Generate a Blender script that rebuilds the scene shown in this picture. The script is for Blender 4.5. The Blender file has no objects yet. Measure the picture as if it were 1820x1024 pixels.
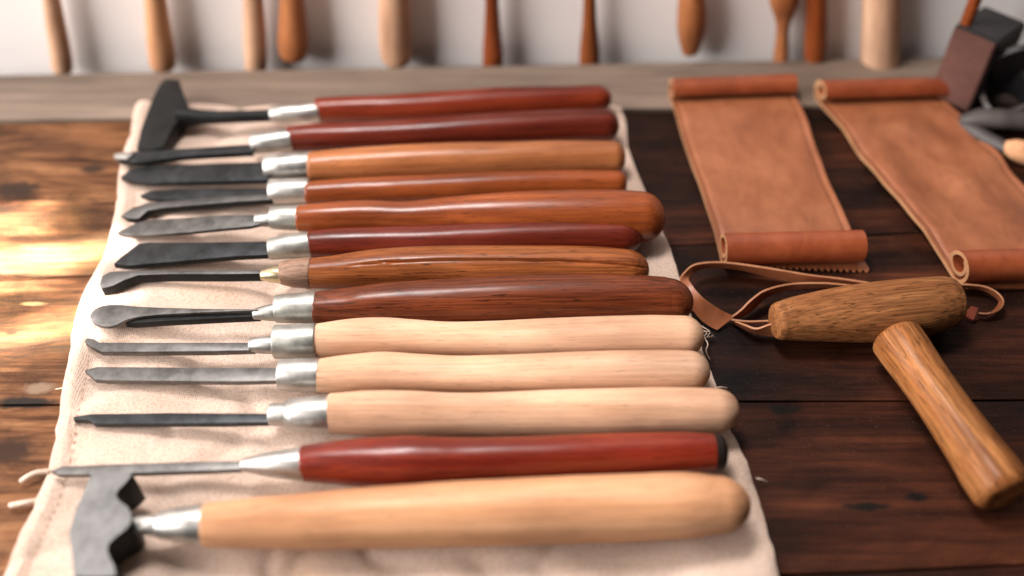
import bpy, bmesh, math, random
from mathutils import Vector, Matrix, noise

random.seed(7)
scene = bpy.context.scene
col = scene.collection

# ------------------------------------------------------------------ camera
TILT = math.radians(46.0)
FPX = 1692.0                      # focal length in photo pixels (1820 wide)
CAM_H = 0.375
cam_data = bpy.data.cameras.new("camera")
cam = bpy.data.objects.new("camera", cam_data)
col.objects.link(cam)
cam.location = (0, 0, CAM_H)
cam.rotation_euler = (math.pi / 2 - TILT, 0, 0)
cam_data.sensor_width = 36.0
cam_data.lens = 36.0 * FPX / 1820.0
cam_data.clip_start = 0.01
cam_data.clip_end = 50
scene.camera = cam
FWD = Vector((0, math.cos(TILT), -math.sin(TILT)))
UP = Vector((0, math.sin(TILT), math.cos(TILT)))
CAM = Vector((0, 0, CAM_H))


def ray(px, py):
    return Vector((1, 0, 0)) * ((px - 910) / FPX) + FWD - UP * ((py - 512) / FPX)


def P(px, py, z=0.0):
    """point of the place at height z that the photograph shows at (px, py)"""
    d = ray(px, py)
    return CAM + d * ((z - CAM_H) / d.z)


def PY(px, py, y):
    d = ray(px, py)
    return CAM + d * (y / d.y)


def depth(p):
    return (p - CAM).dot(FWD)


def px2m(p):
    return depth(p) / FPX


cam_data.dof.use_dof = True
cam_data.dof.focus_distance = depth(P(760, 548, 0.02))
cam_data.dof.aperture_fstop = 2.4
cam_data.dof.aperture_blades = 0

# ------------------------------------------------------------------ world + lamps
world = bpy.data.worlds.new("World")
scene.world = world
world.use_nodes = True
bg = world.node_tree.nodes["Background"]
bg.inputs[0].default_value = (1.0, 0.95, 0.92, 1)
bg.inputs[1].default_value = 0.035


def area(name, loc, target, sx, sy, power, color, spread=180):
    l = bpy.data.lights.new(name, 'AREA')
    l.shape = 'RECTANGLE'
    l.size, l.size_y = sx, sy
    l.energy = power
    l.color = color
    l.spread = math.radians(spread)
    o = bpy.data.objects.new(name, l)
    col.objects.link(o)
    o.location = loc
    o.rotation_euler = (Vector(target) - Vector(loc)).to_track_quat('-Z', 'Y').to_euler()
    return o


# big soft window, left of the bench
area("window_light", (-1.50, -0.05, 0.86), (0.10, 0.62, 0.0), 1.5, 1.0, 60.0, (1.0, 0.945, 0.91))
# skylight over the bench
area("skylight", (-0.22, 0.56, 1.05), (-0.10, 0.47, 0.0), 0.42, 0.24, 15.0, (1.0, 0.95, 0.92))
# narrow broken sunbeams falling across the bench end
for (tx, ty, dy, sx, sy, pw) in ((22, 396, 0.22, 0.014, 0.022, 0.020), (95, 462, 0.26, 0.017, 0.040, 0.026), (20, 520, 0.20, 0.010, 0.022, 0.008),
                                 (70, 600, 0.24, 0.020, 0.030, 0.014), (150, 548, 0.26, 0.012, 0.022, 0.006)):
    tp = P(tx, ty, 0)
    area("sunbeam", (tp.x - 0.9, tp.y - dy, 0.60), tp, sx, sy, pw * 4.0, (1.0, 0.95, 0.92), 1.6)

vs = scene.view_settings
vs.view_transform = 'Standard'
vs.look = 'None'
vs.exposure = 0.22
vs.gamma = 1.0
vs.use_curve_mapping = False
scene.render.engine = 'CYCLES'
scene.cycles.use_denoising = True
scene.cycles.max_bounces = 8


# ------------------------------------------------------------------ materials
def new_mat(name):
    m = bpy.data.materials.new(name)
    m.use_nodes = True
    nt = m.node_tree
    b = nt.nodes["Principled BSDF"]
    return m, nt, b


def N(nt, t, **kw):
    n = nt.nodes.new(t)
    for k, v in kw.items():
        setattr(n, k, v)
    return n


def ramp(nt, stops, fac):
    r = N(nt, 'ShaderNodeValToRGB')
    e = r.color_ramp.elements
    while len(e) < len(stops):
        e.new(0.5)
    for i, (p, c) in enumerate(stops):
        e[i].position = p
        e[i].color = (c[0], c[1], c[2], 1)
    nt.links.new(fac, r.inputs[0])
    return r.outputs[0]


def coords(nt, scale, kind='Object', rnd=True):
    tc = N(nt, 'ShaderNodeTexCoord')
    mp = N(nt, 'ShaderNodeMapping')
    mp.inputs['Scale'].default_value = scale
    nt.links.new(tc.outputs[kind], mp.inputs['Vector'])
    if rnd:
        oi = N(nt, 'ShaderNodeObjectInfo')
        mul = N(nt, 'ShaderNodeMath', operation='MULTIPLY')
        mul.inputs[1].default_value = 37.0
        nt.links.new(oi.outputs['Random'], mul.inputs[0])
        comb = N(nt, 'ShaderNodeCombineXYZ')
        for i in range(3):
            nt.links.new(mul.outputs[0], comb.inputs[i])
        nt.links.new(comb.outputs[0], mp.inputs['Location'])
    return mp.outputs[0]


def noise_tex(nt, vec, scale, detail=4, rough=0.6, dist=0.0):
    n = N(nt, 'ShaderNodeTexNoise')
    n.inputs['Scale'].default_value = scale
    n.inputs['Detail'].default_value = detail
    n.inputs['Roughness'].default_value = rough
    n.inputs['Distortion'].default_value = dist
    nt.links.new(vec, n.inputs['Vector'])
    return n.outputs[0]


def mix_rgb(nt, fac, a, b, mode='MIX'):
    m = N(nt, 'ShaderNodeMix', data_type='RGBA', blend_type=mode)
    if isinstance(fac, float):
        m.inputs[0].default_value = fac
    else:
        nt.links.new(fac, m.inputs[0])
    for s, i in ((a, 6), (b, 7)):
        if isinstance(s, tuple):
            m.inputs[i].default_value = (s[0], s[1], s[2], 1)
        else:
            nt.links.new(s, m.inputs[i])
    return m.outputs[2]


def bump(nt, b, height, strength, distance=0.001):
    n = N(nt, 'ShaderNodeBump')
    n.inputs['Strength'].default_value = strength
    n.inputs['Distance'].default_value = distance
    nt.links.new(height, n.inputs['Height'])
    nt.links.new(n.outputs[0], b.inputs['Normal'])


def mat_handle(name, c0, c1, c2, rough=0.35, coat=0.3, end=None, grain=1.0, bmp=0.15):
    """turned wood, grain along local X; 'end' = darkened end-grain colour and x where it begins"""
    m, nt, b = new_mat(name)
    v = coords(nt, (6, 130, 130))
    n1 = noise_tex(nt, v, 1.0, 5, 0.65, 0.4)
    v2 = coords(nt, (22, 900, 900))
    n2 = noise_tex(nt, v2, 1.0, 2, 0.5)
    v3 = coords(nt, (14, 26, 26))
    n3 = noise_tex(nt, v3, 1.0, 3, 0.5)
    c = ramp(nt, [(0.28, c0), (0.5, c1), (0.74, c2)], n1)
    fine = ramp(nt, [(0.35, (1 - 0.28 * grain,) * 3), (0.6, (1, 1, 1))], n2)
    c = mix_rgb(nt, 0.8, c, fine, 'MULTIPLY')
    n6 = noise_tex(nt, coords(nt, (110, 1300, 1300)), 1.0, 2, 0.5)
    pores = ramp(nt, [(0.30, (1 - 0.5 * min(grain, 1.6),) * 3), (0.40, (1, 1, 1))], n6)
    c = mix_rgb(nt, 0.9, c, pores, 'MULTIPLY')
    blot = ramp(nt, [(0.32, (0.62, 0.56, 0.52)), (0.64, (1.08, 1.05, 1.0))], n3)
    c = mix_rgb(nt, 0.8, c, blot, 'MULTIPLY')
    nt.links.new(c, b.inputs['Base Color'])
    rr = N(nt, 'ShaderNodeMapRange')
    rr.inputs['To Min'].default_value = rough - 0.10
    rr.inputs['To Max'].default_value = rough + 0.22
    nt.links.new(n3, rr.inputs['Value'])
    nt.links.new(rr.outputs[0], b.inputs['Roughness'])
    cw = N(nt, 'ShaderNodeMapRange')
    cw.inputs['From Min'].default_value = 0.3
    cw.inputs['From Max'].default_value = 0.65
    cw.inputs['To Min'].default_value = coat * 0.45
    cw.inputs['To Max'].default_value = coat
    nt.links.new(noise_tex(nt, coords(nt, (40, 160, 160)), 1.0, 5, 0.7), cw.inputs['Value'])
    nt.links.new(cw.outputs[0], b.inputs['Coat Weight'])
    b.inputs['Coat Roughness'].default_value = 0.26
    b.inputs['Specular IOR Level'].default_value = 0.45 if coat < 0.04 else 0.08
    bump(nt, b, n2, bmp, 0.0004)
    return m


def mat_metal(name, base, rough, metallic=1.0, spots=0.3, scr=0.25):
    m, nt, b = new_mat(name)
    v = coords(nt, (60, 400, 400))
    n1 = noise_tex(nt, v, 1.0, 4, 0.6)
    n2 = noise_tex(nt, coords(nt, (90, 90, 90)), 1.0, 5, 0.7)
    dark = tuple(x * (1 - spots) for x in base)
    c = ramp(nt, [(0.35, dark), (0.62, base)], n2)
    nt.links.new(c, b.inputs['Base Color'])
    b.inputs['Metallic'].default_value = metallic
    b.inputs['Specular IOR Level'].default_value = 0.5 if metallic > 0.5 else 0.2
    rr = N(nt, 'ShaderNodeMapRange')
    rr.inputs['To Min'].default_value = max(0.05, rough - 0.12)
    rr.inputs['To Max'].default_value = rough + 0.15
    nt.links.new(n2, rr.inputs['Value'])
    nt.links.new(rr.outputs[0], b.inputs['Roughness'])
    bump(nt, b, n1, scr, 0.0003)
    return m


M = {}
M['cherry'] = mat_handle('cherry_varnish', (0.09, 0.012, 0.005), (0.17, 0.022, 0.008), (0.25, 0.040, 0.012), 0.30, 0.65)
M['darkcherry'] = mat_handle('dark_cherry', (0.065, 0.009, 0.005), (0.125, 0.016, 0.007), (0.19, 0.032, 0.011), 0.30, 0.65)
M['redlac'] = mat_handle('red_lacquer', (0.085, 0.009, 0.005), (0.165, 0.016, 0.007), (0.27, 0.045, 0.014), 0.33, 0.8)
M['orange'] = mat_handle('orange_wood', (0.25, 0.082, 0.028), (0.36, 0.130, 0.048), (0.44, 0.180, 0.075), 0.36, 0.6)
M['amber'] = mat_handle('amber_wood', (0.14, 0.028, 0.007), (0.23, 0.052, 0.012), (0.31, 0.080, 0.020), 0.32, 0.75)
M['walnut'] = mat_handle('red_brown_wood', (0.075, 0.016, 0.006), (0.15, 0.034, 0.011), (0.21, 0.055, 0.018), 0.37, 0.55, grain=2.2, bmp=0.9)
M['tan'] = mat_handle('tan_wood', (0.17, 0.042, 0.012), (0.26, 0.075, 0.020), (0.34, 0.115, 0.034), 0.38, 0.5, grain=1.9, bmp=0.7)
M['pale'] = mat_handle('pale_beech', (0.50, 0.29, 0.18), (0.62, 0.385, 0.255), (0.69, 0.46, 0.33), 0.5, 0.05, grain=0.6)
M['honey'] = mat_handle('honey_beech', (0.48, 0.235, 0.12), (0.60, 0.32, 0.175), (0.68, 0.40, 0.24), 0.45, 0.1, grain=0.6)
M['oak'] = mat_handle('oak', (0.035, 0.012, 0.005), (0.27, 0.098, 0.030), (0.43, 0.19, 0.068), 0.48, 0.14, grain=2.0, bmp=1.0)
M['oakhead'] = mat_handle('oak_head', (0.20, 0.074, 0.026), (0.29, 0.118, 0.044), (0.38, 0.175, 0.074), 0.6, 0.05, grain=2.0, bmp=1.0)


def add_spot(mat, centre, rad, colr):
    """a worn spot of its own colour at a place given in object coordinates"""
    nt = mat.node_tree
    b = nt.nodes["Principled BSDF"]
    src = b.inputs['Base Color'].links[0].from_socket
    tc = N(nt, 'ShaderNodeTexCoord')
    d = N(nt, 'ShaderNodeVectorMath', operation='SUBTRACT')
    d.inputs[1].default_value = centre
    nt.links.new(tc.outputs['Object'], d.inputs[0])
    sc = N(nt, 'ShaderNodeVectorMath', operation='DIVIDE')
    sc.inputs[1].default_value = rad
    nt.links.new(d.outputs[0], sc.inputs[0])
    ln = N(nt, 'ShaderNodeVectorMath', operation='LENGTH')
    nt.links.new(sc.outputs[0], ln.inputs[0])
    nz = noise_tex(nt, coords(nt, (160, 160, 160), rnd=False), 1.0, 3, 0.6)
    ad = N(nt, 'ShaderNodeMath', operation='MULTIPLY_ADD')
    ad.inputs[1].default_value = 0.9
    nt.links.new(nz, ad.inputs[0])
    nt.links.new(ln.outputs['Value'], ad.inputs[2])
    f = ramp(nt, [(0.0, (1, 1, 1)), (0.85, (0.85, 0.85, 0.85)), (1.0, (0, 0, 0))], ad.outputs[0])
    mr = N(nt, 'ShaderNodeMapRange', interpolation_type='SMOOTHSTEP')
    mr.inputs['From Min'].default_value = 1.45
    mr.inputs['From Max'].default_value = 0.85
    nt.links.new(ad.outputs[0], mr.inputs['Value'])
    nt.links.new(mix_rgb(nt, mr.outputs[0], src, colr), b.inputs['Base Color'])


M['cork'] = mat_handle('worn_ferrule_wood', (0.10, 0.05, 0.03), (0.22, 0.12, 0.075), (0.36, 0.22, 0.15), 0.55, 0.0, grain=1.5, bmp=0.8)
M['blackend'] = mat_handle('black_end', (0.012, 0.009, 0.008), (0.018, 0.013, 0.011), (0.03, 0.02, 0.016), 0.4, 0.2)
M['steel'] = mat_metal('bright_ferrule', (0.52, 0.50, 0.47), 0.42, spots=0.35)
M['alu'] = mat_metal('dull_ferrule', (0.46, 0.45, 0.41), 0.46, spots=0.35)
M['greysteel'] = mat_metal('grey_blade', (0.17, 0.164, 0.158), 0.44, spots=0.45)
M['darksteel'] = mat_metal('dark_blade', (0.048, 0.051, 0.054), 0.40, metallic=0.85, spots=0.55)
M['blacksteel'] = mat_metal('black_iron', (0.012, 0.0125, 0.0125), 0.5, metallic=0.3, spots=0.5)
M['adzesteel'] = mat_metal('sanded_adze_steel', (0.175, 0.170, 0.167), 0.6, metallic=0.3, spots=0.4)
M['brass'] = mat_metal('brass_neck', (0.66, 0.56, 0.36), 0.3, spots=0.4)


def mat_leather(name, c0, c1, c2, rough=0.5, coat=0.0):
    m, nt, b = new_mat(name)
    n1 = noise_tex(nt, coords(nt, (30, 18, 30)), 1.0, 5, 0.6, 0.6)
    n2 = noise_tex(nt, coords(nt, (900, 900, 900)), 1.0, 3, 0.6)
    n3 = noise_tex(nt, coords(nt, (110, 60, 110)), 1.0, 4, 0.6, 1.0)
    c = ramp(nt, [(0.3, c0), (0.5, c1), (0.72, c2)], n1)
    st = ramp(nt, [(0.34, (0.78, 0.70, 0.67)), (0.60, (1, 1, 1))], n3)
    c = mix_rgb(nt, 0.7, c, st, 'MULTIPLY')
    nt.links.new(c, b.inputs['Base Color'])
    b.inputs['Roughness'].default_value = rough
    cw = N(nt, 'ShaderNodeMapRange')
    cw.inputs['From Min'].default_value = 0.3
    cw.inputs['From Max'].default_value = 0.65
    cw.inputs['To Min'].default_value = coat * 0.45
    cw.inputs['To Max'].default_value = coat
    nt.links.new(noise_tex(nt, coords(nt, (40, 160, 160)), 1.0, 5, 0.7), cw.inputs['Value'])
    nt.links.new(cw.outputs[0], b.inputs['Coat Weight'])
    b.inputs['Coat Roughness'].default_value = 0.3
    bump(nt, b, n2, 0.25, 0.0004)
    return m


M['leather'] = mat_leather('tan_leather', (0.20, 0.060, 0.022), (0.265, 0.086, 0.033), (0.33, 0.120, 0.050), 0.5, 0.1)
M['leather_out'] = mat_leather('smooth_leather', (0.16, 0.032, 0.010), (0.225, 0.048, 0.015), (0.29, 0.074, 0.025), 0.38, 0.3)
M['rawedge'] = mat_leather('raw_leather_edge', (0.28, 0.13, 0.055), (0.36, 0.18, 0.08), (0.44, 0.25, 0.12), 0.8)
M['strap'] = mat_leather('strap_leather', (0.25, 0.075, 0.028), (0.36, 0.12, 0.05), (0.43, 0.17, 0.08), 0.42, 0.15)
M['strapedge'] = mat_leather('strap_edge', (0.26, 0.10, 0.04), (0.34, 0.14, 0.06), (0.40, 0.19, 0.09), 0.6)
M['redleather'] = mat_leather('red_leather', (0.42, 0.09, 0.05), (0.50, 0.12, 0.07), (0.56, 0.16, 0.10), 0.5)
M['blackleather'] = mat_leather('black_leather', (0.006, 0.006, 0.007), (0.010, 0.009, 0.010), (0.018, 0.014, 0.014), 0.5)
M['brownblock'] = mat_leather('brown_block_face', (0.060, 0.022, 0.015), (0.085, 0.032, 0.023), (0.115, 0.046, 0.034), 0.6)
M['greyhandle'] = mat_leather('grey_handle', (0.035, 0.028, 0.027), (0.055, 0.045, 0.042), (0.08, 0.066, 0.060), 0.55)
M['hollow'] = mat_leather('roll_inside', (0.03, 0.03, 0.03), (0.06, 0.06, 0.06), (0.10, 0.09, 0.09), 0.8)


def mat_cloth():
    m, nt, b = new_mat('canvas')
    tc = coords(nt, (1, 1, 1), rnd=False)
    w1 = N(nt, 'ShaderNodeTexWave', wave_type='BANDS', bands_direction='X')
    w1.inputs['Scale'].default_value = 320
    w1.inputs['Distortion'].default_value = 1.2
    w1.inputs['Detail'].default_value = 2
    nt.links.new(tc, w1.inputs['Vector'])
    w2 = N(nt, 'ShaderNodeTexWave', wave_type='BANDS', bands_direction='Y')
    w2.inputs['Scale'].default_value = 320
    w2.inputs['Distortion'].default_value = 1.2
    w2.inputs['Detail'].default_value = 2
    nt.links.new(tc, w2.inputs['Vector'])
    mx = N(nt, 'ShaderNodeMath', operation='MAXIMUM')
    nt.links.new(w1.outputs[1], mx.inputs[0])
    nt.links.new(w2.outputs[1], mx.inputs[1])
    n1 = noise_tex(nt, tc, 26, 5, 0.6, 0.3)
    n2 = noise_tex(nt, tc, 900, 3, 0.7)
    n3 = noise_tex(nt, tc, 9, 3, 0.5)
    c = ramp(nt, [(0.25, (0.55, 0.40, 0.315)), (0.5, (0.665, 0.50, 0.405)), (0.8, (0.725, 0.565, 0.475))], n1)
    sp = ramp(nt, [(0.36, (0.68, 0.58, 0.50)), (0.52, (1, 1, 1))], n2)
    c = mix_rgb(nt, 0.75, c, sp, 'MULTIPLY')
    stain = ramp(nt, [(0.28, (0.80, 0.68, 0.56)), (0.42, (1, 1, 1))], n3)
    c = mix_rgb(nt, 0.7, c, stain, 'MULTIPLY')
    nt.links.new(c, b.inputs['Base Color'])
    b.inputs['Roughness'].default_value = 0.9
    b.inputs['Specular IOR Level'].default_value = 0.15
    b.inputs['Sheen Weight'].default_value = 0.15
    add = N(nt, 'ShaderNodeMath', operation='ADD')
    nt.links.new(mx.outputs[0], add.inputs[0])
    nt.links.new(n2, add.inputs[1])
    bump(nt, b, add.outputs[0], 0.6, 0.0008)
    return m


M['canvas'] = mat_cloth()
m, nt, b = new_mat('thread')
nt.links.new(ramp(nt, [(0.3, (0.55, 0.40, 0.30)), (0.7, (0.75, 0.60, 0.49))], noise_tex(nt, coords(nt, (300, 300, 300)), 1.0)), b.inputs['Base Color'])
b.inputs['Roughness'].default_value = 0.9
M['thread'] = m
m, nt, b = new_mat('dark_stitch')
nt.links.new(ramp(nt, [(0.3, (0.42, 0.27, 0.19)), (0.7, (0.55, 0.38, 0.28))], noise_tex(nt, coords(nt, (300, 300, 300)), 1.0)), b.inputs['Base Color'])
b.inputs['Roughness'].default_value = 0.9
M['stitch'] = m


def mat_bench(name, worn=True):
    """old stained planks: dark red-brown, finish worn through to bare golden wood at the far left end"""
    m, nt, b = new_mat(name)
    v = coords(nt, (3.2, 30, 30), rnd=True)
    n1 = noise_tex(nt, v, 1.0, 6, 0.62, 0.9)
    v2 = coords(nt, (16, 330, 330), rnd=True)
    n2 = noise_tex(nt, v2, 1.0, 4, 0.6, 0.3)
    n3 = noise_tex(nt, coords(nt, (14, 22, 22), rnd=False), 1.0, 5, 0.65, 0.5)
    n4 = noise_tex(nt, coords(nt, (700, 1100, 700), rnd=False), 1.0, 2, 0.6)
    dark = ramp(nt, [(0.30, (0.006, 0.0028, 0.002)), (0.46, (0.020, 0.0068, 0.0038)), (0.60, (0.052, 0.0165, 0.0075)), (0.76, (0.105, 0.035, 0.015))], n1)
    blot = ramp(nt, [(0.34, (0.22, 0.21, 0.23)), (0.62, (1.3, 1.1, 1.0))], n3)
    dark = mix_rgb(nt, 0.9, dark, blot, 'MULTIPLY')
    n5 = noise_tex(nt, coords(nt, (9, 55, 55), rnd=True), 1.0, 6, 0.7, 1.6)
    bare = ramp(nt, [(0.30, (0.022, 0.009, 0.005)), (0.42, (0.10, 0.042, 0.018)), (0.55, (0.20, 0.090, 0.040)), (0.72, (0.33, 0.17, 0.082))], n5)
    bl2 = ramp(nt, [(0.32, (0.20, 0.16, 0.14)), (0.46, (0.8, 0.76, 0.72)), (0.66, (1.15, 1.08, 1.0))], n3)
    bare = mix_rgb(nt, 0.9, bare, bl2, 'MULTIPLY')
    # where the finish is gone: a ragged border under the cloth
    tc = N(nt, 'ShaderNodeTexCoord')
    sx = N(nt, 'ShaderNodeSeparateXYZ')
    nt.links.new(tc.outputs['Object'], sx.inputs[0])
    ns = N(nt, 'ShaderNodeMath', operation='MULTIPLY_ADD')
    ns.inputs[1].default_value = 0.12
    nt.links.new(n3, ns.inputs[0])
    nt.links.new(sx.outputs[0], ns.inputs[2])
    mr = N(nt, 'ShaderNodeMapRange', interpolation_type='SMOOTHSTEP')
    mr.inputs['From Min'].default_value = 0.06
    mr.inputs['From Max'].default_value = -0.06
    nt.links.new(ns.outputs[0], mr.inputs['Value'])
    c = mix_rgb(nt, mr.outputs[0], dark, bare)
    # knots
    vk = N(nt, 'ShaderNodeTexVoronoi')
    vk.inputs['Scale'].default_value = 1.0
    nt.links.new(coords(nt, (5.5, 12, 12), rnd=True), vk.inputs['Vector'])
    kn = ramp(nt, [(0.05, (0.22, 0.18, 0.16)), (0.13, (0.6, 0.55, 0.5)), (0.2, (1, 1, 1))], vk.outputs[0])
    c = mix_rgb(nt, 0.9, c, kn, 'MULTIPLY')
    fine = ramp(nt, [(0.36, (0.42, 0.37, 0.34)), (0.56, (1, 1, 1))], n2)
    c = mix_rgb(nt, 0.8, c, fine, 'MULTIPLY')
    dust = ramp(nt, [(0.66, (0, 0, 0)), (0.74, (1, 1, 1))], n4)
    df = N(nt, 'ShaderNodeMath', operation='MULTIPLY')
    df.inputs[1].default_value = 0.5
    nt.links.new(dust, df.inputs[0])
    c = mix_rgb(nt, df.outputs[0], c, (0.16, 0.10, 0.07))
    nt.links.new(c, b.inputs['Base Color'])
    rr = N(nt, 'ShaderNodeMapRange')
    rr.inputs['To Min'].default_value = 0.38
    rr.inputs['To Max'].default_value = 0.72
    nt.links.new(n3, rr.inputs['Value'])
    nt.links.new(rr.outputs[0], b.inputs['Roughness'])
    b.inputs['Specular IOR Level'].default_value = 0.12
    bump(nt, b, n2, 0.5, 0.0010)
    return m


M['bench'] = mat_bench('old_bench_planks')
for (kx, ky, rx, ry, kc) in ((28, 338, .019, .011, (.030, .016, .010)), (165, 300, .010, .006, (.035, .018, .010)), (20, 590, .005, .003, (.05, .022, .010)),
                             (105, 617, .010, .0016, (.02, .010, .006)), (40, 716, .022, .005, (.018, .012, .009)), (70, 690, .010, .005, (.20, .13, .085)),
                             (1395, 728, .010, .004, (.006, .004, .003)), (1630, 884, .007, .003, (.005, .003, .003)), (1540, 900, .014, .003, (.006, .004, .003)),
                             (60, 540, .009, .002, (.33, .20, .11)), (15, 800, .016, .010, (.035, .016, .009))):
    add_spot(M['bench'], P(kx, ky, 0), (rx, ry, 0.02), kc)


def mat_board():
    m, nt, b = new_mat('weathered_board')
    n1 = noise_tex(nt, coords(nt, (3, 60, 60), rnd=False), 1.0, 6, 0.68, 1.2)
    n2 = noise_tex(nt, coords(nt, (8, 26, 26), rnd=False), 1.0, 4, 0.6)
    c = ramp(nt, [(0.28, (0.085, 0.060, 0.045)), (0.5, (0.155, 0.113, 0.085)), (0.75, (0.225, 0.168, 0.128))], n1)
    bl = ramp(nt, [(0.3, (0.6, 0.56, 0.52)), (0.6, (1.05, 1.0, 0.97))], n2)
    c = mix_rgb(nt, 0.8, c, bl, 'MULTIPLY')
    nt.links.new(c, b.inputs['Base Color'])
    b.inputs['Roughness'].default_value = 0.7
    bump(nt, b, n1, 0.3, 0.001)
    return m


M['board'] = mat_board()
m, nt, b = new_mat('white_plaster')
nt.links.new(ramp(nt, [(0.3, (0.82, 0.775, 0.755)), (0.7, (0.88, 0.84, 0.82))], noise_tex(nt, coords(nt, (7, 7, 7), rnd=False), 1.0, 4)), b.inputs['Base Color'])
b.inputs['Roughness'].default_value = 0.85
M['plaster'] = m
m, nt, b = new_mat('shadow_gap')
nt.links.new(ramp(nt, [(0.3, (0.008, 0.006, 0.005)), (0.7, (0.016, 0.010, 0.008))], noise_tex(nt, coords(nt, (40, 40, 40)), 1.0)), b.inputs['Base Color'])
b.inputs['Roughness'].default_value = 0.9
M['gap'] = m


# ------------------------------------------------------------------ mesh helpers
def empty(name, loc, rz=0.0):
    o = bpy.data.objects.new(name, None)
    col.objects.link(o)
    o.location = loc
    o.rotation_euler = (0, 0, rz)
    o.empty_display_size = 0.01
    return o


def tag(o, label=None, cat=None, group=None, kind=None):
    if label:
        o['label'] = label
    if cat:
        o['category'] = cat
    if group:
        o['group'] = group
    if kind:
        o['kind'] = kind
    return o


def local_mat(o):
    return Matrix.Translation(o.location) @ o.rotation_euler.to_matrix().to_4x4()


def build(name, bm, mats, parent=None, smooth=True, frame=None):
    """bm holds world coordinates; they are stored in the frame of `frame` (or of the parent)"""
    fr = frame or parent
    if fr is not None:
        root = fr
        mtx = local_mat(root)
        while root.parent is not None:
            root = root.parent
            mtx = local_mat(root) @ mtx
        bmesh.ops.transform(bm, matrix=mtx.inverted(), verts=bm.verts)
    bmesh.ops.recalc_face_normals(bm, faces=bm.faces)
    me = bpy.data.meshes.new(name)
    bm.to_mesh(me)
    bm.free()
    if not isinstance(mats, (list, tuple)):
        mats = [mats]
    for x in mats:
        me.materials.append(M[x])
    for p in me.polygons:
        p.use_smooth = smooth
    if smooth:
        try:
            me.set_sharp_from_angle(angle=math.radians(38))
        except Exception:
            pass
    o = bpy.data.objects.new(name, me)
    col.objects.link(o)
    o.parent = parent
    return o


def catmull(pts, n):
    """resample a list of tuples with Catmull-Rom, n per span"""
    out = []
    L = len(pts)
    for i in range(L - 1):
        p0 = pts[max(i - 1, 0)]
        p1, p2 = pts[i], pts[i + 1]
        p3 = pts[min(i + 2, L - 1)]
        for k in range(n):
            t = k / n
            out.append(tuple(0.5 * (2 * b_ + (c - a) * t + (2 * a - 5 * b_ + 4 * c - d) * t * t + (3 * b_ - a - 3 * c + d) * t ** 3)
                             for a, b_, c, d in zip(p0, p1, p2, p3)))
    out.append(tuple(pts[-1]))
    return out


def lathe_pts(cs, rs, seg=40, mod=None, squash=1.0):
    """surface of revolution through centres cs with radii rs; mod(i, theta) scales the radius"""
    bm = bmesh.new()
    ax = (cs[-1] - cs[0]).normalized()
    up = Vector((0, 0, 1))
    if abs(ax.z) > 0.9:
        up = Vector((0, -1, 0))
    side = ax.cross(up).normalized()
    up = side.cross(ax).normalized()
    rings = []
    n = len(cs)
    for i, (c, r) in enumerate(zip(cs, rs)):
        ring = []
        for k in range(seg):
            th = 2 * math.pi * k / seg
            f = mod(i / (n - 1), th) if mod else 1.0
            ring.append(bm.verts.new(c + (side * math.cos(th) + up * math.sin(th) * squash) * r * f))
        rings.append(ring)
    for a, b_ in zip(rings, rings[1:]):
        for k in range(seg):
            bm.faces.new((a[k], a[(k + 1) % seg], b_[(k + 1) % seg], b_[k]))
    bm.faces.new(rings[0])
    bm.faces.new(rings[-1])
    return bm


def stations(sts, zc, zc1=None, curved=True, n=8):
    """(px, top, bottom) silhouette stations -> centres, radii in the place"""
    if curved:
        sts = catmull(sts, n)
    x0, x1 = sts[0][0], sts[-1][0]
    cs, rs = [], []
    for (x, t, b_) in sts:
        z = zc if zc1 is None else zc + (zc1 - zc) * (x - x0) / (x1 - x0)
        c = P(x, (t + b_) / 2, z)
        cs.append(c)
        rs.append((b_ - t) / 2 * px2m(c))
    return cs, rs


def round_end(cs, rs, length, n=9, start=False, blunt=1.0):
    """append a rounded end; blunt<1 leaves a flat of that share"""
    if start:
        cs, rs = cs[::-1], rs[::-1]
    ax = (cs[-1] - cs[-2]).normalized()
    c, r = cs[-1], rs[-1]
    for k in range(1, n + 1):
        a = math.pi / 2 * k / n
        if k == n:
            a = math.pi / 2 * 0.985
        cs.append(c + ax * length * math.sin(a))
        rs.append(max(r * (1 - blunt * (1 - math.cos(a))), 0.0002))
    if start:
        cs, rs = cs[::-1], rs[::-1]
    return cs, rs


def plate(pts, th, bev=0.0003, bottom=None, side=False):
    """solid from a top outline (world points); th = thickness down, or bottom = flat height it reaches"""
    bm = bmesh.new()
    top = [bm.verts.new(p) for p in pts]
    if bottom is not None:
        low = [bm.verts.new((p.x, p.y, min(bottom, p.z - 0.0006))) for p in pts]
    else:
        low = [bm.verts.new((p.x, p.y, p.z - th)) for p in pts]
    bm.faces.new(top)
    bm.faces.new(low[::-1])
    n = len(pts)
    for i in range(n):
        bm.faces.new((top[i], low[i], low[(i + 1) % n], top[(i + 1) % n]))
    bmesh.ops.recalc_face_normals(bm, faces=bm.faces)
    if bev:
        es = [e for e in bm.edges if len(e.link_faces) == 2 and e.calc_face_angle(0) > 0.5]
        bmesh.ops.bevel(bm, geom=es, offset=bev, segments=2, affect='EDGES', profile=0.6)
    if side:
        bm.normal_update()
        for f in bm.faces:
            if abs(f.normal.z) < 0.35:
                f.material_index = 1
    return bm


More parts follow.
